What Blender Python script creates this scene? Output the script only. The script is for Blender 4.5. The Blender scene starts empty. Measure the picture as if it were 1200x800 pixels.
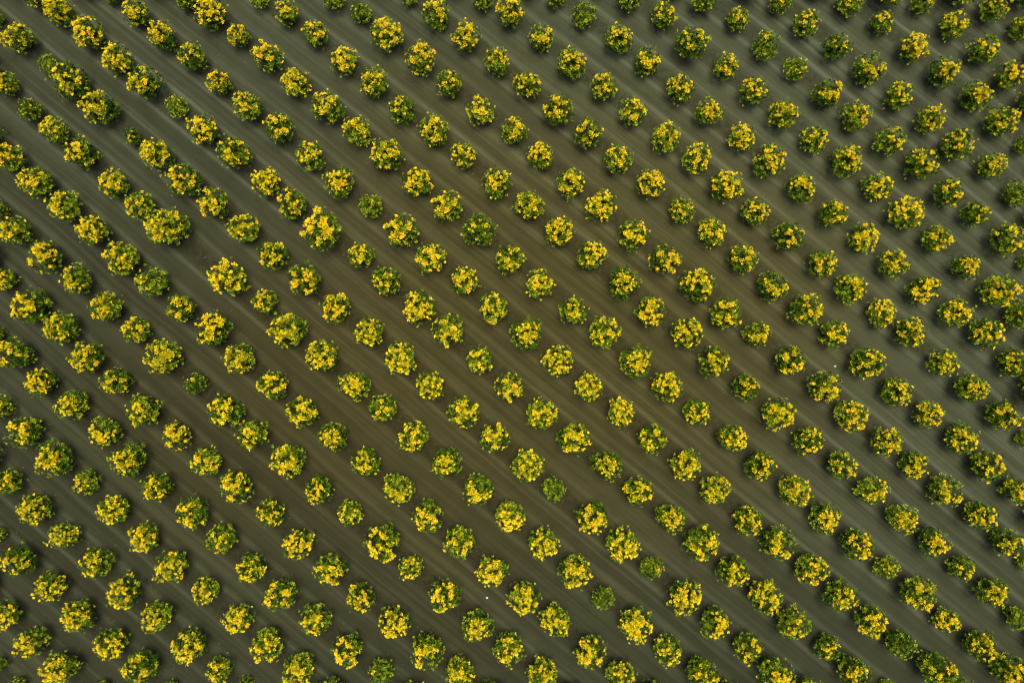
import bpy, math, random
import numpy as np
from mathutils import Vector, noise
R = math.radians
SC = bpy.context.scene
COL = SC.collection

# ------------------------------------------------------------------ camera, sky, sun, exposure
CAM_H, LENS = 84.0, 24.0
F = LENS / 36.0 * 1200.0                       # focal length in photo pixels
cam = bpy.data.cameras.new('camera'); cam.lens = LENS; cam.sensor_width = 36.0
cam.clip_start = 0.5; cam.clip_end = 6000
co = bpy.data.objects.new('camera', cam); COL.objects.link(co)
co.location = (0, 0, CAM_H); co.rotation_euler = (0, 0, 0)
SC.camera = co

SUN_EL, SUN_AZ = 80.0, 20.0                     # azimuth clockwise from +Y
w = bpy.data.worlds.new('World'); SC.world = w; w.use_nodes = True
nt = w.node_tree; bg = nt.nodes['Background']
sky = nt.nodes.new('ShaderNodeTexSky'); sky.sky_type = 'NISHITA'; sky.sun_disc = False
sky.sun_elevation = R(SUN_EL); sky.sun_rotation = R(SUN_AZ)
sky.air_density = 0.8; sky.dust_density = 5.0; sky.ozone_density = 0.6
nt.links.new(sky.outputs[0], bg.inputs[0]); bg.inputs[1].default_value = 0.055
sl = bpy.data.lights.new('sun', 'SUN'); sl.energy = 1.5; sl.angle = R(28); sl.color = (1.0, 0.94, 0.80)
so = bpy.data.objects.new('sun', sl); COL.objects.link(so)
sd = Vector((math.sin(R(SUN_AZ)) * math.cos(R(SUN_EL)), math.cos(R(SUN_AZ)) * math.cos(R(SUN_EL)), math.sin(R(SUN_EL))))
so.rotation_euler = sd.to_track_quat('Z', 'Y').to_euler(); so.location = (0, 0, 60)
SC.cycles.filter_width = 1.1
vs = SC.view_settings
vs.view_transform = 'Standard'; vs.look = 'None'; vs.gamma = 1.0; vs.exposure = 1.72; vs.use_curve_mapping = False

# ------------------------------------------------------------------ where the trees stand (photo pixels, 4x tiles: x, y, radius, yellow 0-9)
T={}
T[0,0]="""175,-15,65,2 285,60,75,7 -15,85,40,0 85,175,80,5 415,155,82,7 640,60,72,5 520,-35,55,0 765,170,72,6 985,60,82,7 872,-2,57,1 1120,170,58,6 1215,-5,50,1
555,280,80,7 905,270,70,4 225,300,50,0 330,380,95,5 685,385,82,6 1030,390,62,6 1160,500,75,4 35,395,60,5 140,515,60,1 465,505,88,6 830,500,55,2 955,610,75,6 620,640,45,2 255,610,70,5 45,735,75,5 385,720,85,4 735,725,80,7 1105,715,82,4"""
T[1,0]="""365,-10,60,1 145,65,62,4 280,160,65,4 495,65,52,1 720,-12,45,0 845,65,75,5 615,160,80,7 60,275,75,6 185,385,73,8 415,285,70,6 335,500,80,5 555,390,72,5 770,280,78,6 985,175,70,6 1065,0,55,1 1190,60,72,6 905,395,70,3 685,515,70,3 475,615,75,5 110,605,75,4 255,730,72,5 610,725,80,6 835,615,75,5 1050,520,72,4 1130,290,68,3 975,730,65,5 1210,612,65,5"""
T[2,0]="""205,-8,52,1 340,70,65,0 140,180,65,5 548,-8,66,1 710,75,65,3 900,0,68,1 1055,88,62,3 500,180,72,4 280,295,75,4 75,400,70,5 635,290,70,5 840,205,82,3 1190,212,72,1 1000,315,65,4 430,405,68,4 785,415,75,4 1125,430,72,4 215,520,75,4 565,525,68,4 925,530,68,5 355,625,72,4 720,645,72,4 1075,645,68,6 135,735,65,5 495,745,70,5 865,740,75,5"""
T[3,0]="""5,755,80,5 55,10,62,1 390,5,75,3 180,110,72,3 720,15,62,2 1060,35,78,3 535,105,62,3 865,120,75,4 1190,130,65,2 325,215,70,2 680,225,75,6 1015,230,82,3 130,320,60,2 470,330,80,5 820,345,80,5 1135,355,78,4 280,440,75,5 610,450,75,4 965,455,78,5 70,540,75,5 410,545,75,3 755,560,72,3 1090,570,80,4 215,655,68,3 565,665,75,3 885,680,82,3 365,755,80,4 710,770,85,4 1045,775,72,4 1200,680,50,1"""
T[0,1]="""165,55,85,4 535,60,72,6 -10,180,50,0 300,165,85,5 660,165,75,4 870,50,85,5 1005,150,78,6 790,265,98,7 440,280,82,6 80,285,78,6 1145,270,75,5 215,405,85,6 575,415,85,5 715,520,80,2 25,510,60,4 360,510,78,5 1065,500,90,7 145,635,92,5 505,635,75,4 850,645,70,4 290,735,85,5 640,745,68,4 1000,745,88,5 -20,765,45,0"""
T[1,1]="""45,55,72,7 395,55,78,5 170,160,75,5 540,165,58,1 310,275,95,7 760,55,72,6 900,170,75,6 690,285,82,6 1045,285,80,2 1130,60,75,4 1190,412,70,4 80,395,75,6 490,395,62,5 820,410,75,6 230,510,80,4 610,515,72,3 980,515,68,6 40,610,62,4 375,640,75,6 765,640,78,7 1115,645,72,6 150,745,88,6 530,755,72,6 905,745,78,6"""
T[2,1]="""275,60,72,6 80,165,72,6 420,165,75,7 650,60,72,7 795,185,65,3 1005,70,80,6 1140,190,72,4 220,285,72,7 570,300,75,5 935,290,75,4 370,400,72,5 715,415,75,6 1080,415,72,4 130,530,72,4 520,530,78,5 870,540,85,5 285,655,70,4 650,655,75,5 1005,665,78,4 70,760,78,5 430,755,78,5 815,760,78,7 1145,765,65,5"""
T[3,1]="""155,80,75,5 510,80,75,5 840,105,75,3 1165,110,70,1 970,205,70,3 300,205,70,4 650,200,88,5 90,310,75,3 450,315,75,6 785,320,72,4 1125,325,90,4 1205,430,45,1 250,435,70,4 585,435,75,4 920,450,70,5 385,550,80,5 20,545,75,5 730,555,80,5 1070,565,88,4 170,650,82,4 530,670,72,5 875,665,80,5 1180,670,80,1 310,765,72,5 665,760,80,5 1020,765,88,4"""
T[0,2]="""70,60,85,4 410,75,82,6 770,75,88,8 1125,80,75,6 195,190,78,6 550,185,72,4 920,195,55,1 5,305,62,6 335,300,80,5 680,325,85,4 1055,325,85,5 115,420,85,5 490,425,80,5 830,440,72,6 1190,435,78,4 255,545,92,5 610,550,88,5 970,560,78,4 40,660,72,4 405,660,65,3 740,680,75,5 1105,680,82,6 165,785,85,6 535,790,80,6 905,800,80,4"""
T[1,2]="""310,65,80,7 675,80,80,6 1050,85,65,4 80,205,75,6 460,205,75,5 815,210,72,6 1190,210,68,6 220,330,75,7 595,315,72,3 970,330,75,6 365,445,72,5 735,445,75,5 1115,450,72,6 150,555,85,6 515,560,72,4 890,570,75,5 295,695,72,4 670,690,78,5 1040,695,78,5 65,800,72,5 440,805,62,3 805,818,75,5 1190,815,75,5"""
T[2,2]="""215,90,72,7 580,90,80,5 945,95,75,5 360,210,70,6 725,215,75,5 1095,210,70,3 140,335,78,4 510,330,70,6 865,335,68,4 290,455,78,6 655,455,72,4 1030,450,70,5 75,580,80,6 440,575,75,5 810,575,78,6 1160,580,75,4 195,690,58,0 590,700,75,6 950,690,75,7 375,825,80,6 740,820,72,5 1105,840,75,5"""
T[3,2]="""100,90,75,4 465,100,85,5 820,100,72,5 1155,100,80,3 265,210,82,6 605,235,78,4 945,215,80,4 45,340,80,6 390,345,82,5 745,340,75,6 1095,340,82,4 1205,455,50,2 185,465,75,3 550,465,78,6 900,455,80,5 340,575,75,5 680,575,72,5 1030,585,85,4 120,695,78,6 485,695,78,5 825,700,82,5 1155,690,75,4 265,825,80,5 625,830,78,5 985,815,80,4"""
T[0,3]="""300,105,72,8 -15,105,45,5 675,120,75,6 1040,125,80,3 95,220,85,4 450,235,80,5 810,250,80,6 1180,258,78,6 235,350,82,6 585,370,85,8 965,365,68,5 20,482,78,6 365,485,88,6 735,485,82,4 1115,500,75,6 150,605,80,5 515,615,82,5 885,625,88,7 285,725,88,6 665,720,88,4 1030,735,68,4 -10,710,45,0 80,815,50,0 470,830,50,1 800,830,50,1 1150,810,45,0"""
T[1,3]="""55,625,85,5 200,145,75,7 595,140,92,6 955,140,78,4 350,260,78,6 725,260,62,3 1105,275,78,6 120,380,82,4 490,395,75,6 885,390,82,6 280,500,78,5 650,515,78,7 1040,525,80,5 430,645,82,6 800,645,85,5 1185,635,80,5 200,735,82,6 590,740,65,1 955,755,82,6"""
T[2,3]="""55,400,80,6 145,145,78,6 515,150,85,6 885,140,88,4 295,275,82,6 655,260,58,1 1035,275,78,5 425,400,58,0 805,395,88,7 1185,395,85,5 205,505,80,5 580,520,85,8 950,515,80,5 365,655,82,6 730,645,75,3 1105,630,75,4 140,755,82,5 510,760,78,5 890,755,85,5"""
T[3,3]="""45,145,85,5 30,760,95,4 410,145,82,5 770,140,78,5 1115,140,78,5 1205,240,45,0 205,265,82,5 555,260,62,2 905,260,70,3 340,385,85,5 700,375,90,4 1045,370,82,5 115,515,88,3 485,515,85,6 835,505,68,5 1165,495,65,0 280,630,70,3 615,610,75,0 985,615,80,5 395,745,85,5 785,730,95,4 1125,740,90,5 560,825,50,1"""

TREES = []
for (i, j), s in T.items():
    for t in s.split():
        x, y, r, q = map(float, t.split(','))
        TREES.append((i * 300 + x / 4, j * 200 + y / 4, r / 4, int(q)))
NT = len(TREES)
PX = np.array([t[:2] for t in TREES])

def world(px, py, z=0.0):
    k = (CAM_H - z) / F
    return ((px - 600) * k, (400 - py) * k)

# row grid: a = place along a row, b = row number
U0, V0 = np.array([36.8, 30.3]), np.array([54.5, -28.0])
c0 = int(np.argmin(np.linalg.norm(PX - [600, 400], axis=1)))
IDX = {c0: (0, 0)}; queue = [c0]
while queue:
    i = queue.pop(0)
    for s, t in ((1, 0), (-1, 0), (0, 1), (0, -1)):
        d = np.linalg.norm(PX - (PX[i] + s * U0 + t * V0), axis=1); j = int(np.argmin(d))
        if d[j] < 14 and j not in IDX:
            IDX[j] = (IDX[i][0] + s, IDX[i][1] + t); queue.append(j)
SITE = {v: k for k, v in IDX.items()}
def cubic(a, b):
    a = np.asarray(a, float); b = np.asarray(b, float)
    return np.stack([np.ones_like(a), a, b, a*a, a*b, b*b, a**3, b**3, a*a*b, a*b*b], -1)
_k = list(IDX); _ab = np.array([IDX[k] for k in _k], float)
C_AB2PX = np.linalg.lstsq(cubic(_ab[:, 0], _ab[:, 1]), PX[_k], rcond=None)[0]
_n = (PX[_k] - [600, 400]) / 600.0
C_PX2AB = np.linalg.lstsq(cubic(_n[:, 0], _n[:, 1]), _ab, rcond=None)[0]

# ------------------------------------------------------------------ helpers
def link(o, parent=None):
    COL.objects.link(o)
    if parent is not None: o.parent = parent
    return o

def mesh_np(name, V, Fc, mat, attrs=None, smooth=False):
    """one mesh from numpy verts and equal-sized faces"""
    me = bpy.data.meshes.new(name)
    V = np.asarray(V, np.float32); Fc = np.asarray(Fc, np.int32); n, k = Fc.shape
    me.vertices.add(len(V)); me.vertices.foreach_set('co', V.ravel())
    me.loops.add(n * k); me.loops.foreach_set('vertex_index', Fc.ravel())
    me.polygons.add(n); me.polygons.foreach_set('loop_start', np.arange(0, n * k, k, dtype=np.int32))
    me.polygons.foreach_set('use_smooth', np.full(n, smooth))
    for an, av in (attrs or {}).items():
        at = me.attributes.new(an, 'FLOAT', 'POINT'); at.data.foreach_set('value', np.asarray(av, np.float32))
    me.materials.append(mat); me.update(calc_edges=True); me.validate()
    return me

class N:
    """short node builder"""
    def __init__(s, name):
        s.m = bpy.data.materials.new(name); s.m.use_nodes = True; s.t = s.m.node_tree
        s.t.nodes.clear(); s.out = s.t.nodes.new('ShaderNodeOutputMaterial')
    def n(s, kind, **kw):
        x = s.t.nodes.new('ShaderNode' + kind)
        for k, v in kw.items(): setattr(x, k, v)
        return x
    def l(s, a, b): s.t.links.new(a, b)
    def math(s, op, a, b=None, c=None):
        x = s.n('Math', operation=op)
        for i, v in enumerate((a, b, c)):
            if v is None: continue
            if isinstance(v, (int, float)): x.inputs[i].default_value = v
            else: s.l(v, x.inputs[i])
        return x.outputs[0]
    def mix(s, fac, a, b, blend='MIX'):
        x = s.n('MixRGB', blend_type=blend)
        for i, v in enumerate((fac, a, b)):
            if isinstance(v, (int, float)): x.inputs[i].default_value = v
            elif isinstance(v, tuple): x.inputs[i].default_value = (*v, 1)
            else: s.l(v, x.inputs[i])
        return x.outputs[0]
    def ramp(s, fac, stops):
        x = s.n('ValToRGB'); e = x.color_ramp.elements
        while len(e) < len(stops): e.new(0.5)
        for el, (p, c) in zip(e, stops):
            el.position = p; el.color = (*c, 1) if len(c) == 3 else c
        s.l(fac, x.inputs[0]); return x.outputs[0]
    def noise(s, vec, scale, detail=3.0, rough=0.55):
        x = s.n('TexNoise'); x.inputs['Scale'].default_value = scale; x.inputs['Detail'].default_value = detail
        x.inputs['Roughness'].default_value = rough
        if vec is not None: s.l(vec, x.inputs['Vector'])
        return x.outputs[0]

def leaf_material(name, stops, rough, transl):
    b = N(name)
    at = b.n('Attribute', attribute_name='tint'); oi = b.n('ObjectInfo')
    f = b.math('ADD', at.outputs['Fac'], b.math('MULTIPLY', b.math('SUBTRACT', oi.outputs['Random'], 0.5), 0.30))
    col = b.ramp(f, stops)
    p = b.n('BsdfPrincipled'); b.l(col, p.inputs['Base Color']); p.inputs['Roughness'].default_value = rough
    p.inputs['Specular IOR Level'].default_value = 0.1
    t = b.n('BsdfTranslucent'); b.l(col, t.inputs[0])
    mx = b.n('MixShader'); mx.inputs[0].default_value = transl
    b.l(p.outputs[0], mx.inputs[1]); b.l(t.outputs[0], mx.inputs[2]); b.l(mx.outputs[0], b.out.inputs[0])
    return b.m
M_GREEN = leaf_material('green_leaf', [(0.0, (0.016, 0.040, 0.003)), (0.35, (0.040, 0.095, 0.003)), (0.65, (0.13, 0.205, 0.007)), (1.0, (0.40, 0.42, 0.02))], 0.45, 0.15)
M_YELLOW = leaf_material('yellow_leaf', [(0.0, (0.20, 0.24, 0.012)), (0.25, (0.50, 0.46, 0.014)), (0.5, (0.76, 0.60, 0.015)), (0.8, (0.85, 0.64, 0.015)), (1.0, (0.86, 0.58, 0.03))], 0.5, 0.18)

def bark_material():
    b = N('bark'); tc = b.n('TexCoord')
    nz = b.noise(tc.outputs['Object'], 9, 6, 0.65)
    p = b.n('BsdfPrincipled'); b.l(b.ramp(nz, [(0.3, (0.05, 0.038, 0.026)), (0.7, (0.16, 0.125, 0.09))]), p.inputs['Base Color'])
    p.inputs['Roughness'].default_value = 0.9
    bp = b.n('Bump'); bp.inputs['Distance'].default_value = 0.02; b.l(nz, bp.inputs['Height']); b.l(bp.outputs[0], p.inputs['Normal'])
    b.l(p.outputs[0], b.out.inputs[0]); return b.m
M_BARK = bark_material()

# ------------------------------------------------------------------ ground: one sheet, gently ridged along the tree rows
UD = np.array([36.9, -30.6]); UD /= np.linalg.norm(UD)           # row direction on the ground (x right, y up)
VD = np.array([-UD[1], UD[0]])
def row_coord(X, Y):
    """row number (fractional) at a ground point; beyond the orchard the rows go on straight"""
    px = X * F / CAM_H + 600; py = 400 - Y * F / CAM_H
    cx = np.clip(px, -60, 1260); cy = np.clip(py, -60, 860)
    ab = cubic((cx - 600) / 600, (cy - 400) / 600) @ C_PX2AB
    lin = np.linalg.inv(np.array([[35.97, 54.27], [29.82, -28.95]]))
    return ab[..., 1] + lin[1, 0] * (px - cx) + lin[1, 1] * (py - cy)

def make_ground():
    def axis(lim, step, far):
        a = np.arange(-lim, lim + step / 2, step); return np.concatenate([-np.array(far)[::-1], a, np.array(far)])
    far = [130, 180, 300, 600, 1500, 3000]
    S = axis(96, 1.6, far); Tt = axis(96, 0.32, far)
    s, t = np.meshgrid(S, Tt, indexing='ij')
    X = s * UD[0] + t * VD[0]; Y = s * UD[1] + t * VD[1]
    row = row_coord(X, Y)
    ph = row - np.round(row)                                     # 0 on the tree line, +-0.5 mid-aisle
    d = ph * 6.3
    fade = (np.maximum(abs(s), abs(t)) < 100).astype(float)
    rng = np.random.default_rng(3)
    Z = 0.10 * np.exp(-(d / 0.9) ** 2)                            # low berm under the trees
    for c in (-2.35, -1.05, 1.05, 2.35):
        Z -= 0.045 * np.exp(-((d - c) / 0.22) ** 2)               # wheel ruts
    Z += rng.normal(0, 0.008, Z.shape)
    Z *= fade
    ns, m = s.shape
    k = np.arange(ns * m).reshape(ns, m)
    Fc = np.stack([k[:-1, :-1], k[1:, :-1], k[1:, 1:], k[:-1, 1:]], -1).reshape(-1, 4)
    V = np.stack([X, Y, Z], -1).reshape(-1, 3)
    # along/across coordinates for the drag marks left by the tractor
    b = N('orchard_soil')
    arow = b.n('Attribute', attribute_name='row').outputs['Fac']; alng = b.n('Attribute', attribute_name='along').outputs['Fac']
    geo = b.n('NewGeometry').outputs['Position']
    warp = b.noise(geo, 0.05, 2)
    roww = b.math('ADD', arow, b.math('MULTIPLY', b.math('SUBTRACT', warp, 0.5), 0.16))
    def streak(across, along, detail, seed):
        cx = b.n('CombineXYZ'); b.l(b.math('MULTIPLY', roww, across), cx.inputs[0]); b.l(b.math('MULTIPLY', alng, along), cx.inputs[1])
        cx.inputs[2].default_value = seed
        return b.noise(cx.outputs[0], 1.0, detail, 0.6)
    fine = streak(10.0, 0.026, 3, 1.7); broad = streak(3.2, 0.012, 2, 5.1); hair = streak(42.0, 0.07, 2, 9.3)
    # bare tree line against the driven aisle
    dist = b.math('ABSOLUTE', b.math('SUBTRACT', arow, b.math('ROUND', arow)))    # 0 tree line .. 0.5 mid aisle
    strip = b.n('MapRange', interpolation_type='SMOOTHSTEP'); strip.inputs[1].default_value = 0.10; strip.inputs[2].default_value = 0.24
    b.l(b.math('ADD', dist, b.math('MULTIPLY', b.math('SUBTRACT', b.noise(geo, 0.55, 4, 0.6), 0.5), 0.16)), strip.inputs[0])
    soil_aisle = b.ramp(fine, [(0.28, (0.0225, 0.0225, 0.0098)), (0.50, (0.0275, 0.0275, 0.0122)), (0.74, (0.041, 0.0415, 0.0205))])
    soil_aisle = b.mix(0.75, soil_aisle, b.ramp(broad, [(0.30, (0.80, 0.79, 0.78)), (0.55, (1, 1, 1)), (0.75, (1.32, 1.34, 1.37))]), 'MULTIPLY')
    soil_aisle = b.mix(0.25, soil_aisle, b.ramp(hair, [(0.3, (0.82, 0.82, 0.80)), (0.7, (1.16, 1.16, 1.15))]), 'MULTIPLY')
    trk = b.math('SUBTRACT', 1.0, b.math('MINIMUM', 1.0, b.math('DIVIDE', b.math('ABSOLUTE', b.math('SUBTRACT', b.math('ABSOLUTE', b.math('SUBTRACT', roww, b.math('ROUND', roww))), 0.29)), 0.07)))
    trk = b.math('MULTIPLY', trk, b.math('MAXIMUM', b.math('MULTIPLY_ADD', streak(1.6, 0.03, 3, 13.7), 2.6, -0.85), 0.05))                    # pale packed wheel lines, coming and going
    soil_aisle = b.mix(trk, soil_aisle, (0.054, 0.055, 0.030))
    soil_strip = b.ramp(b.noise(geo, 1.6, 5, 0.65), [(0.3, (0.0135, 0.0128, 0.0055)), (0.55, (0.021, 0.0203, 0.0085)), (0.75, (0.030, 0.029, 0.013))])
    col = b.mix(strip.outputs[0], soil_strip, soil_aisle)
    # ground colour drifts across the field: browner loam mid-field, lighter towards upper right
    big = b.noise(geo, 0.016, 2, 0.5)
    sp = b.n('SeparateXYZ'); b.l(geo, sp.inputs[0])
    gx = sp.outputs[0]; gy = b.math('ADD', sp.outputs[1], 5.0)
    rr = b.math('SQRT', b.math('ADD', b.math('MULTIPLY', gx, gx), b.math('MULTIPLY', b.math('MULTIPLY', gy, gy), 1.7)))
    loam = b.n('MapRange', interpolation_type='SMOOTHSTEP'); loam.inputs[1].default_value = 14; loam.inputs[2].default_value = 62
    b.l(b.math('ADD', rr, b.math('MULTIPLY', b.math('SUBTRACT', big, 0.5), 60.0)), loam.inputs[0])
    col = b.mix(1.0, col, b.ramp(loam.outputs[0], [(0.0, (1.12, 1.00, 0.64)), (1.0, (0.93, 1.02, 1.10))]), 'MULTIPLY')
    tone_drift = b.n('MapRange', interpolation_type='SMOOTHSTEP'); tone_drift.inputs[1].default_value = -35; tone_drift.inputs[2].default_value = 65
    b.l(b.math('ADD', b.math('ADD', b.math('MULTIPLY', gx, 0.62), gy), b.math('MULTIPLY', b.math('SUBTRACT', big, 0.5), 50.0)), tone_drift.inputs[0])
    col = b.mix(1.0, col, b.ramp(tone_drift.outputs[0], [(0.0, (0.80, 0.79, 0.75)), (1.0, (1.42, 1.46, 1.56))]), 'MULTIPLY')  # ground tone runs from darker lower left to lighter upper right
    mot = b.noise(geo, 0.35, 5, 0.6)
    col = b.mix(0.6, col, b.ramp(mot, [(0.3, (0.84, 0.85, 0.84)), (0.7, (1.15, 1.14, 1.12))]), 'MULTIPLY')
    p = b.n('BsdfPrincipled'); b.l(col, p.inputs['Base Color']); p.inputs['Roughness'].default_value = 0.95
    p.inputs['Specular IOR Level'].default_value = 0.15
    bp = b.n('Bump'); bp.inputs['Distance'].default_value = 0.06; bp.inputs['Strength'].default_value = 0.7
    b.l(b.math('ADD', b.noise(geo, 5.0, 5, 0.65), b.math('MULTIPLY', fine, 1.2)), bp.inputs['Height'])
    b.l(bp.outputs[0], p.inputs['Normal']); b.l(p.outputs[0], b.out.inputs[0])
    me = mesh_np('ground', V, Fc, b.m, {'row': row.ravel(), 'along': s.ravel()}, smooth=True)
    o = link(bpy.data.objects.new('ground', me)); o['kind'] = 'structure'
    o['label'] = 'dark olive brown orchard soil with tractor drag marks along the rows'
    return o
make_ground()
def ground_z(x, y):
    d = row_coord(np.array(x), np.array(y)); d = float(d - np.round(d)) * 6.3
    z = 0.10 * math.exp(-(d / 0.9) ** 2)
    for c in (-2.35, -1.05, 1.05, 2.35): z -= 0.045 * math.exp(-((d - c) / 0.22) ** 2)
    return z

# ------------------------------------------------------------------ tree meshes (crown radius 1.9 m, about 4 m tall)
CR, CZ, CHH = 1.9, 2.38, 2.08                                   # crown radius, centre height, half height
LEVELS = [(0, 0.0), (1, 0.04), (2, 0.13), (3, 0.26), (4, 0.42), (5, 0.58), (6, 0.74), (7, 0.90), (8, 1.0)]

def leaves(P, D, n, ln, wd, spread, rng, tint):
    """n leaves round each tuft: P base, D axis; folded diamond leaves"""
    m = len(P)
    A = np.repeat(P, n, 0); Dx = np.repeat(D, n, 0); tt = np.repeat(tint, n)
    rv = rng.normal(size=A.shape); rv -= (rv * Dx).sum(1, keepdims=True) * Dx
    rv /= np.linalg.norm(rv, axis=1, keepdims=True) + 1e-9
    a = spread * np.sqrt(rng.random(len(A)))[:, None]
    L = Dx * np.cos(a) + rv * np.sin(a)
    ll = ln * rng.uniform(0.65, 1.25, (len(A), 1)); ww = wd * rng.uniform(0.75, 1.25, (len(A), 1))
    sd_ = np.cross(L, rng.normal(size=L.shape)); sd_ /= np.linalg.norm(sd_, axis=1, keepdims=True) + 1e-9
    # leaf blades face outward rather than edge-on
    face = np.cross(L, np.cross(Dx + rv * 0.35, L)); sd2 = np.cross(L, face); sd2 /= np.linalg.norm(sd2, axis=1, keepdims=True) + 1e-9
    sd_ = sd2 * 0.8 + sd_ * 0.4; sd_ /= np.linalg.norm(sd_, axis=1, keepdims=True) + 1e-9
    off = rv * 0.05 + L * rng.uniform(-0.04, 0.06, (len(A), 1))
    B = A + off
    up = np.cross(sd_, L)
    droop = L * ll - np.array([0, 0, 1]) * ll * 0.18 * rng.random((len(A), 1))
    v = np.stack([B, B + L * ll * 0.5 + sd_ * ww + up * ww * 0.25, B + droop, B + L * ll * 0.5 - sd_ * ww + up * ww * 0.25], 1).reshape(-1, 3)
    k = np.arange(len(A))[:, None] * 4
    f = np.concatenate([k + [0, 1, 2], k + [0, 2, 3]], 1).reshape(-1, 3)
    t = np.clip(tt + rng.normal(0, 0.12, len(A)), 0, 1)
    return v, f, np.repeat(t, 4)

def tube(pts, rad, seg=6):
    pts = [Vector(p) for p in pts]; V = []; Fc = []
    for i, p in enumerate(pts):
        d = (pts[min(i + 1, len(pts) - 1)] - pts[max(i - 1, 0)]).normalized()
        q = d.to_track_quat('Z', 'Y')
        for k in range(seg):
            a = 2 * math.pi * k / seg
            V.append(p + q @ Vector((math.cos(a) * rad[i], math.sin(a) * rad[i], 0)))
    for i in range(len(pts) - 1):
        for k in range(seg):
            k2 = (k + 1) % seg
            Fc.append((i * seg + k, i * seg + k2, (i + 1) * seg + k2, (i + 1) * seg + k))
    return V, Fc

def build_variant(seed, frac, n_leaf=13, dens=1.0, spars=0.0):
    rng = np.random.default_rng(seed); rnd = random.Random(seed)
    off = Vector((seed * 3.71 % 50, seed * 1.37 % 50, seed * 0.77 % 50))
    # limbs fan out from a short trunk; each carries a lobe of the crown
    nl = rnd.randint(9, 13)
    lobes = []
    for i in range(nl):
        az = 2 * math.pi * (i + rnd.uniform(-0.35, 0.35)) * 0.618
        el = rnd.uniform(0.15, 1.15)
        q = rnd.uniform(0.62, 0.86)
        lobes.append(np.array([math.cos(az) * math.cos(el) * CR * q, math.sin(az) * math.cos(el) * CR * q, CZ + (math.sin(el) * 1.05 - 0.30) * CHH * q]))
    TV, TF = [], []
    lean = (rnd.uniform(-0.12, 0.12), rnd.uniform(-0.12, 0.12))
    fork = Vector((lean[0], lean[1], 0.62))
    def add(pts, rad, seg):
        v, f = tube(pts, rad, seg); b0 = len(TV); TV.extend(v); TF.extend([tuple(i + b0 for i in q) for q in f])
    add([(0, 0, -0.25), (0, 0, 0.02), (lean[0] * 0.4, lean[1] * 0.4, 0.3), fork], [0.17, 0.125, 0.10, 0.095], 8)
    for lb in lobes:
        e = Vector(lb); m1 = fork.lerp(e, 0.4) + Vector((rnd.uniform(-.12, .12), rnd.uniform(-.12, .12), 0.12))
        m2 = fork.lerp(e, 0.75) + Vector((rnd.uniform(-.1, .1), rnd.uniform(-.1, .1), 0.1))
        add([fork - Vector((0, 0, 0.08)), m1, m2, e], [0.062, 0.042, 0.026, 0.010], 5)
        for _ in range(2):
            t_ = m2 + Vector((rnd.uniform(-.5, .5), rnd.uniform(-.5, .5), rnd.uniform(0.1, 0.5)))
            add([m1.lerp(m2, rnd.uniform(0.3, 0.9)), t_], [0.02, 0.006], 4)
    # tufts of leaves
    def outline(d):
        v = Vector(d) * 1.6 + off
        return 1.0 + 0.27 * noise.noise(v) + 0.16 * noise.noise(v * 2.3)
    pos, axis, outer = [], [], []
    n_out = int(360 * dens); n_in = int(150 * dens)
    k = 0
    hc = rng.normal(0, 0.16, 2); hw = rng.uniform(0.16, 0.34)                    # pruned open centre
    while k < n_out:
        d = rng.normal(size=3); d /= np.linalg.norm(d)
        if d[2] < -0.62: continue
        gap = noise.noise(Vector(d) * 2.1 + off * 1.7)
        r = outline(d) * rng.uniform(0.80, 1.03)
        if gap < 0.0 + spars: r *= rng.uniform(0.25, 0.52)                     # hollows between the lobes
        hol = d[2] > 0 and math.hypot(d[0] - hc[0], d[1] - hc[1]) < hw * rng.uniform(0.7, 1.15)
        if hol: r *= rng.uniform(0.25, 0.6)
        k += 1
        p = np.array([d[0] * CR * r, d[1] * CR * r, CZ + d[2] * CHH * r])
        if p[2] < 0.28: continue
        ax = d * np.array([1, 1, 1.1]) + np.array([0, 0, 0.75]) + rng.normal(0, 0.25, 3)
        pos.append(p); axis.append(ax / np.linalg.norm(ax)); outer.append(-1 if r < 0.66 and rng.random() < 0.8 else d[2] * 0.9 + r * 0.55)
    for lb in lobes:                                                             # the lobes stand proud
        for _ in range(int(n_in * 0.9 / nl)):
            q = rng.normal(size=3); q /= np.linalg.norm(q); q[2] = abs(q[2]) if rng.random() < 0.7 else q[2]
            p = lb + q * np.array([0.42, 0.42, 0.40]) * rng.uniform(0.5, 1.05)
            if p[2] < 0.28: continue
            ax = q + np.array([0, 0, 0.9]); pos.append(p); axis.append(ax / np.linalg.norm(ax))
            d = (p - [0, 0, CZ]) / [CR, CR, CHH]; outer.append(d[2] * 0.9 / max(np.linalg.norm(d), 0.3) + np.linalg.norm(d) * 0.55)
    for _ in range(n_in):
        d = rng.normal(size=3); d /= np.linalg.norm(d); r = rng.uniform(0.2, 0.78)
        p = np.array([d[0] * CR * r, d[1] * CR * r, CZ - 0.55 - abs(d[2]) * CHH * r * 0.7])
        if p[2] < 0.35: continue
        ax = d + [0, 0, 0.6]; pos.append(p); axis.append(ax / np.linalg.norm(ax)); outer.append(-1)
    for _ in range(26):                                                          # stray shoots past the outline
        az = rng.uniform(0, 6.283); z = rng.uniform(-0.45, 0.75); h = math.sqrt(1 - z * z)
        d = np.array([math.cos(az) * h, math.sin(az) * h, z]); r = outline(d) * rng.uniform(1.02, 1.13)
        p = np.array([d[0] * CR * r, d[1] * CR * r, CZ + d[2] * CHH * r])
        ax = d + [0, 0, 0.6]; pos.append(p); axis.append(ax / np.linalg.norm(ax)); outer.append(-1)
    pos = np.array(pos); axis = np.array(axis); outer = np.array(outer)
    keep = np.ones(len(pos), bool)                                               # open wells between the limbs, down into the shaded inside
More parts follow.
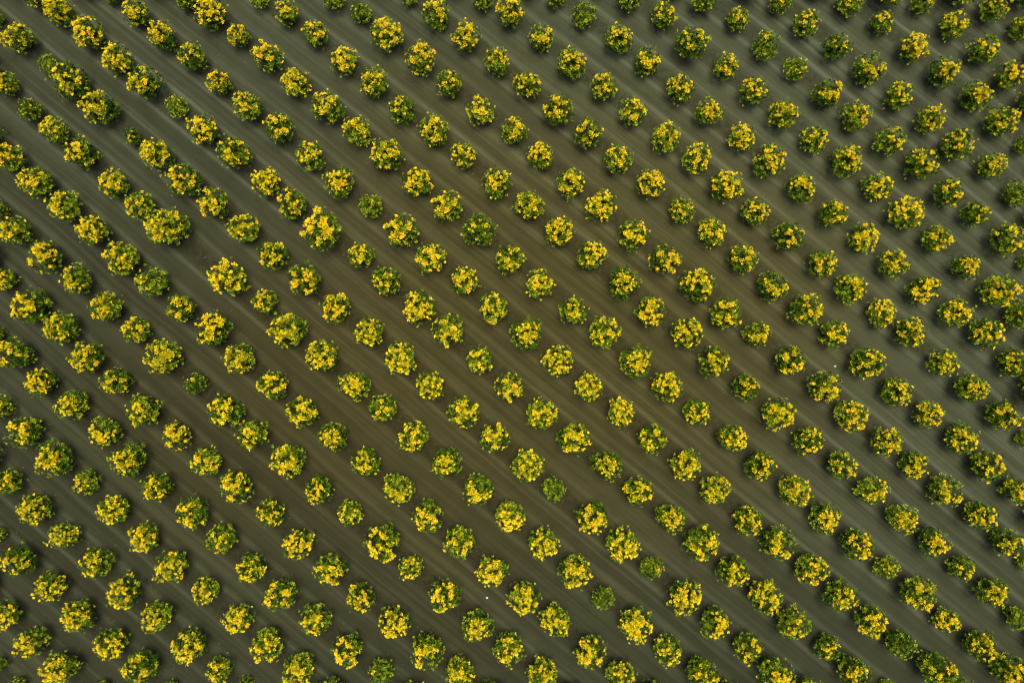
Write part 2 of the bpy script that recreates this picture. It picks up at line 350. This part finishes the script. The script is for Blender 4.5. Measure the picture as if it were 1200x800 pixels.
    wells = [(hc[0] * CR, hc[1] * CR, rng.uniform(0.30, 0.52))]
    for _ in range(5):
        az = rng.uniform(0, 6.283); q = CR * rng.uniform(0.35, 0.82); wells.append((math.cos(az) * q, math.sin(az) * q, rng.uniform(0.24, 0.38)))
    for wx, wy, wr in wells:
        keep &= ~((np.hypot(pos[:, 0] - wx, pos[:, 1] - wy) < wr) & (pos[:, 2] > CZ - 0.5))
    pos, axis, outer = pos[keep], axis[keep], outer[keep]
    patch = np.array([noise.noise(Vector(p) * 0.75 + off * 2.9) for p in pos])
    patch2 = np.array([noise.noise(Vector(p) * 2.2 + off * 2.1) for p in pos])
    # young yellow shoots sit on the upper outside, in patches
    score = outer * 1.35 + 1.15 * patch + 0.7 * patch2 + rng.normal(0, 0.12, len(pos))
    elig = outer > 0.30
    ye = np.zeros(len(pos), bool)
    if frac > 0:
        cand = np.where(elig)[0]; order = cand[np.argsort(-score[cand])]
        ye[order[:int(len(order) * frac * 0.62)]] = True
    tint_g = np.clip(0.47 + 0.9 * patch2 + rng.normal(0, 0.20, len(pos)), 0, 1)
    tint_y = np.clip(0.45 + 0.8 * patch2 + rng.normal(0, 0.24, len(pos)), 0, 1)
    g = ~ye
    gv, gf, gt = leaves(pos[g], axis[g], n_leaf, 0.27, 0.050, 1.15, rng, tint_g[g])
    ym = None
    if ye.any():
        yx = axis[ye] + [0, 0, 0.5]; yx /= np.linalg.norm(yx, axis=1, keepdims=True); yp = pos[ye] + yx * 0.05
        yv, yf, yt = leaves(yp, yx, n_leaf + 3, 0.30, 0.052, 0.85, rng, tint_y[ye])
        ym = (yv, yf, yt)
    return dict(trunk=(np.array([tuple(v) for v in TV]), np.array(TF)), crown=(gv, gf, gt), yellow=ym)

N_SHAPE = 5
RAW = {}
for lv, fr in LEVELS:
    for k in range(N_SHAPE):
        RAW[lv, k] = build_variant(101 + lv * 17 + k * 7, fr)
TRUNK_MESH, CROWN_MESH, YELLOW_MESH = {}, {}, {}
for key, v in RAW.items():
    TRUNK_MESH[key] = mesh_np('trunk', v['trunk'][0], v['trunk'][1], M_BARK, smooth=True)
    CROWN_MESH[key] = mesh_np('crown', v['crown'][0], v['crown'][1], M_GREEN, {'tint': v['crown'][2]})
    if v['yellow']: YELLOW_MESH[key] = mesh_np('yellow_leaves', v['yellow'][0], v['yellow'][1], M_YELLOW, {'tint': v['yellow'][2]})

# ------------------------------------------------------------------ which trees, how big, where
rnd = random.Random(11)
INFO = []
for i, (px, py, r, q) in enumerate(TREES):
    rad = math.hypot(px - 600, py - 400)
    reff = r * (1.0 - 0.14 * rad / 720.0) * 0.865
    Rm = reff * (CAM_H - 2.0) / F
    sc = Rm / CR
    x, y = world(px, py, CZ * sc)
    fx = max(0.0, min(px + r, 1200) - max(px - r, 0)) / (2 * r); fy = max(0.0, min(py + r, 800) - max(py - r, 0)) / (2 * r)
    INFO.append(dict(i=i, x=x, y=y, sc=sc, q=min(q, 8), shape=rnd.randrange(N_SHAPE), rot=rnd.uniform(0, 2 * math.pi), zs=rnd.uniform(0.92, 1.08),
                     seen=r * r * fx * fy, whole=fx * fy, px=px, py=py, r=reff))
def is_sapling(t): return t['r'] < 14.6 and t['q'] <= 2 and t['whole'] > 0.9
SAPLINGS = [t for t in INFO if is_sapling(t)]
rest = sorted((t for t in INFO if not is_sapling(t)), key=lambda t: -t['seen'])
SINGLE, MASS = rest[:300], rest[300:]

# ---- labels: size and colour, then what the neighbours in the row and across the aisle look like
SIZES = ['small', 'medium', 'large']
HUES = ['green', 'yellow-flecked', 'mottled', 'half-yellow', 'yellow', 'golden']
def klass(t):
    s = 0 if t['r'] < 15.6 else (1 if t['r'] < 18.4 else 2)
    return s, [0, 0, 1, 1, 2, 3, 4, 5, 5][t['q']]
K = {t['i']: klass(t) for t in INFO}
def word(k): return f'{SIZES[k[0]]} {HUES[k[1]]}'
def neigh(i, da, db):
    if i not in IDX: return None
    a, b = IDX[i]; return SITE.get((a + da, b + db))
def facts(i):
    row = sorted(K[n] for n in (neigh(i, 1, 0), neigh(i, -1, 0)) if n is not None)
    acr = sorted(K[n] for n in (neigh(i, 0, 1), neigh(i, 0, -1), neigh(i, 1, -1), neigh(i, -1, 1)) if n is not None)
    return dict(row=tuple(row), acr=tuple(acr))
FACT = {t['i']: facts(t['i']) for t in INFO}
def options(i, noun):
    k = word(K[i]); f = FACT[i]
    yield f'{k} {noun} in the orchard rows', lambda j: True
    for n in sorted(set(f['row'])):
        yield f'{k} {noun} standing next to a {word(n)} tree in its row', lambda j, n=n: n in FACT[j]['row']
    pair = None
    if len(f['row']) == 2:
        a, b = f['row']; pair = f'two {word(a)} ones' if a == b else f'{word(a)} and {word(b)} ones'
        test = lambda j, r=f['row']: FACT[j]['row'] == r
        yield f'{k} {noun} between {pair} in its row', test
        yield f'{k} {noun} in row between {pair}', test
    for n in sorted(set(f['acr'])):
        yield f'{k} {noun} across the aisle from a {word(n)} tree', lambda j, n=n: n in FACT[j]['acr']
    for r in sorted(set(f['row'])):
        for n in sorted(set(f['acr'])):
            yield f'{k} {noun} beside a {word(r)} one, across from a {word(n)} one', lambda j, r=r, n=n: r in FACT[j]['row'] and n in FACT[j]['acr']
    for n in sorted(set(f['acr'])):
        if pair:
            yield f'{k} {noun} between {pair}, across from {word(n)} one', lambda j, r=f['row'], n=n: FACT[j]['row'] == r and n in FACT[j]['acr']
            if f['acr'].count(n) > 1:
                yield f'{k} {noun} between {pair}, across from two {word(n)} ones', lambda j, r=f['row'], n=n: FACT[j]['row'] == r and FACT[j]['acr'].count(n) > 1
    for n in sorted(set(f['acr'])):
        for m in sorted(set(f['acr'])):
            if n < m: yield f'{k} {noun} across the aisle from {word(n)} and {word(m)} ones', lambda j, n=n, m=m: n in FACT[j]['acr'] and m in FACT[j]['acr']
def n_words(s): return len(s.replace('-', ' ').split())
LABEL = {}
SAP = {t['i'] for t in SAPLINGS}
for t in INFO:
    i = t['i']; noun = 'sapling' if i in SAP else 'tree'
    peers = [u['i'] for u in INFO if u['i'] != i and K[u['i']] == K[i] and (u['i'] in SAP) == (i in SAP)]
    best = None
    for text, test in options(i, noun):
        if n_words(text) > 16: continue
        same = sum(1 for j in peers if test(j))
        if best is None or same < best[0]: best = (same, text)
        if same == 0: break
    LABEL[i] = best[1]

def place(t, name, cat, group):
    e = bpy.data.objects.new(name, None); e.empty_display_size = 0.3
    link(e); e.location = (t['x'], t['y'], ground_z(t['x'], t['y'])); e.rotation_euler = (0, 0, t['rot'])
    s = t['sc']; k = 1 + 0.05 * math.sin(t['rot'] * 7.3); e.scale = (s * k, s / k, s * t['zs'])
    e['label'] = LABEL[t['i']]; e['category'] = cat; e['group'] = group
    key = (t['q'], t['shape'])
    link(bpy.data.objects.new('trunk', TRUNK_MESH[key]), e)
    c = link(bpy.data.objects.new('crown', CROWN_MESH[key]), e)
    if key in YELLOW_MESH: link(bpy.data.objects.new('yellow_leaves', YELLOW_MESH[key]), c)
for t in SINGLE: place(t, 'orchard_tree', 'tree', 'orchard trees in diagonal rows')
for t in SAPLINGS: place(t, 'sapling', 'sapling', 'young trees filling gaps in the rows')

# the remaining trees (cut by the picture's edge, smaller ones, and the rows going on around) as one mass
occ = set(SITE)
for a in range(-26, 27):
    for b_ in range(-26, 27):
        if (a, b_) in occ: continue
        p = (cubic(a, b_) @ C_AB2PX); lin = np.array([613.8 + 35.97 * a + 54.27 * b_, 396.4 + 29.82 * a - 28.95 * b_])
        if -95 < p[0] < 1295 and -95 < p[1] < 895 and not (0 < p[0] < 1200 and 0 < p[1] < 800):
            if np.min(np.linalg.norm(PX - p, axis=1)) < 32: continue
            sc = rnd.uniform(0.85, 1.1); x, y = world(p[0], p[1], CZ * sc)
            MASS.append(dict(x=x, y=y, sc=sc, q=rnd.choice([3, 4, 5, 5, 6]), shape=rnd.randrange(N_SHAPE), rot=rnd.uniform(0, 6.28), zs=1.0))
def join_mass():
    GV, GF, GT, MI = [], [], [], []; n0 = 0
    for t in MASS:
        v = RAW[t['q'], t['shape']]; z0 = ground_z(t['x'], t['y'])
        ca, sa = math.cos(t['rot']), math.sin(t['rot']); M = np.array([[ca, -sa, 0], [sa, ca, 0], [0, 0, t['zs']]]) * t['sc']
        parts = [(v['crown'][0], v['crown'][1], v['crown'][2], 0)]
        if v['yellow']: parts.append((*v['yellow'], 1))
        q = v['trunk'][1]; parts.append((v['trunk'][0], np.concatenate([q[:, [0, 1, 2]], q[:, [0, 2, 3]]]), np.zeros(len(v['trunk'][0])), 2))
        for V, f, tn, mi in parts:
            GV.append(V @ M.T + [t['x'], t['y'], z0]); GF.append(f + n0); GT.append(tn); MI.append(np.full(len(f), mi)); n0 += len(V)
    me = mesh_np('orchard_trees', np.concatenate(GV), np.concatenate(GF), M_GREEN, {'tint': np.concatenate(GT)})
    me.materials.append(M_YELLOW); me.materials.append(M_BARK)
    me.polygons.foreach_set('material_index', np.concatenate(MI).astype(np.int32)); me.update()
    o = link(bpy.data.objects.new('orchard_trees', me)); o['kind'] = 'stuff'
    o['label'] = 'further green and yellow orchard trees continuing the rows all around'; o['category'] = 'trees'
    o['group'] = 'orchard trees in diagonal rows'
join_mass()
print('TREES', len(SINGLE), len(SAPLINGS), len(MASS), 'labels', len(set(LABEL.values())), 'max words', max(map(n_words, LABEL.values())))

# ------------------------------------------------------------------ weeds and dry leaves along the tree lines
def make_weeds():
    rng = np.random.default_rng(21); PV, PD, PT = [], [], []
    for t in INFO:
        for _ in range(16):
            s = rng.normal(0, 2.0); c = rng.normal(0, 0.75)
            x = t['x'] + UD[0] * s + VD[0] * c; y = t['y'] + UD[1] * s + VD[1] * c
            PV.append((x, y, ground_z(x, y) - 0.01)); PT.append(rng.random())
    PV = np.array(PV); D = np.tile([0, 0, 1.0], (len(PV), 1)) + rng.normal(0, 0.15, (len(PV), 3)); D /= np.linalg.norm(D, axis=1, keepdims=True)
    v, f, tn = leaves(PV, D, 7, 0.16, 0.016, 1.2, rng, np.array(PT))
    b = N('weed'); at = b.n('Attribute', attribute_name='tint')
    p = b.n('BsdfPrincipled'); b.l(b.ramp(at.outputs['Fac'], [(0, (0.03, 0.045, 0.010)), (0.6, (0.07, 0.08, 0.02)), (1, (0.16, 0.13, 0.06))]), p.inputs['Base Color'])
    p.inputs['Roughness'].default_value = 0.8; b.l(p.outputs[0], b.out.inputs[0])
    o = link(bpy.data.objects.new('weeds', mesh_np('weeds', v, f, b.m, {'tint': tn}))); o['kind'] = 'stuff'
    o['label'] = 'low sparse weeds along the tree lines'; o['category'] = 'weeds'
make_weeds()

# ------------------------------------------------------------------ stones and a stump lying in the aisles
def lump(name, px, py, size, flat, colour, label, cat, seed):
    import bmesh
    bm = bmesh.new(); bmesh.ops.create_icosphere(bm, subdivisions=3, radius=1.0)
    for v in bm.verts:
        d = v.co.normalized(); k = 1 + 0.35 * noise.noise(d * 1.3 + Vector((seed, 0, 0))) + 0.12 * noise.noise(d * 3.5 + Vector((0, seed, 0)))
        v.co = Vector((d.x * k * size * 1.15, d.y * k * size * 0.9, max(d.z * k * flat * size, -0.3 * size)))
    me = bpy.data.meshes.new(name); bm.to_mesh(me); bm.free()
    b = N(name + '_surface'); tc = b.n('TexCoord'); nz = b.noise(tc.outputs['Object'], 14, 5, 0.6)
    p = b.n('BsdfPrincipled'); b.l(b.ramp(nz, [(0.3, tuple(c * 0.75 for c in colour)), (0.7, colour)]), p.inputs['Base Color']); p.inputs['Roughness'].default_value = 0.85
    b.l(p.outputs[0], b.out.inputs[0]); me.materials.append(b.m)
    x, y = world(px, py); o = link(bpy.data.objects.new(name, me)); o.location = (x, y, ground_z(x, y) + 0.15 * size)
    o['label'] = label; o['category'] = cat
lump('stone', 978.7, 429, 0.12, 0.7, (0.50, 0.48, 0.42), 'small white stone on the bare soil between two yellow trees', 'stone', 3)
lump('stone', 570.6, 700, 0.12, 0.7, (0.50, 0.50, 0.47), 'small greyish white stone in a wide bare aisle near golden trees', 'stone', 8)
lump('clod', 241.5, 302, 0.20, 0.8, (0.035, 0.03, 0.018), 'small dark clod of earth where a tree is missing', 'clod', 5)
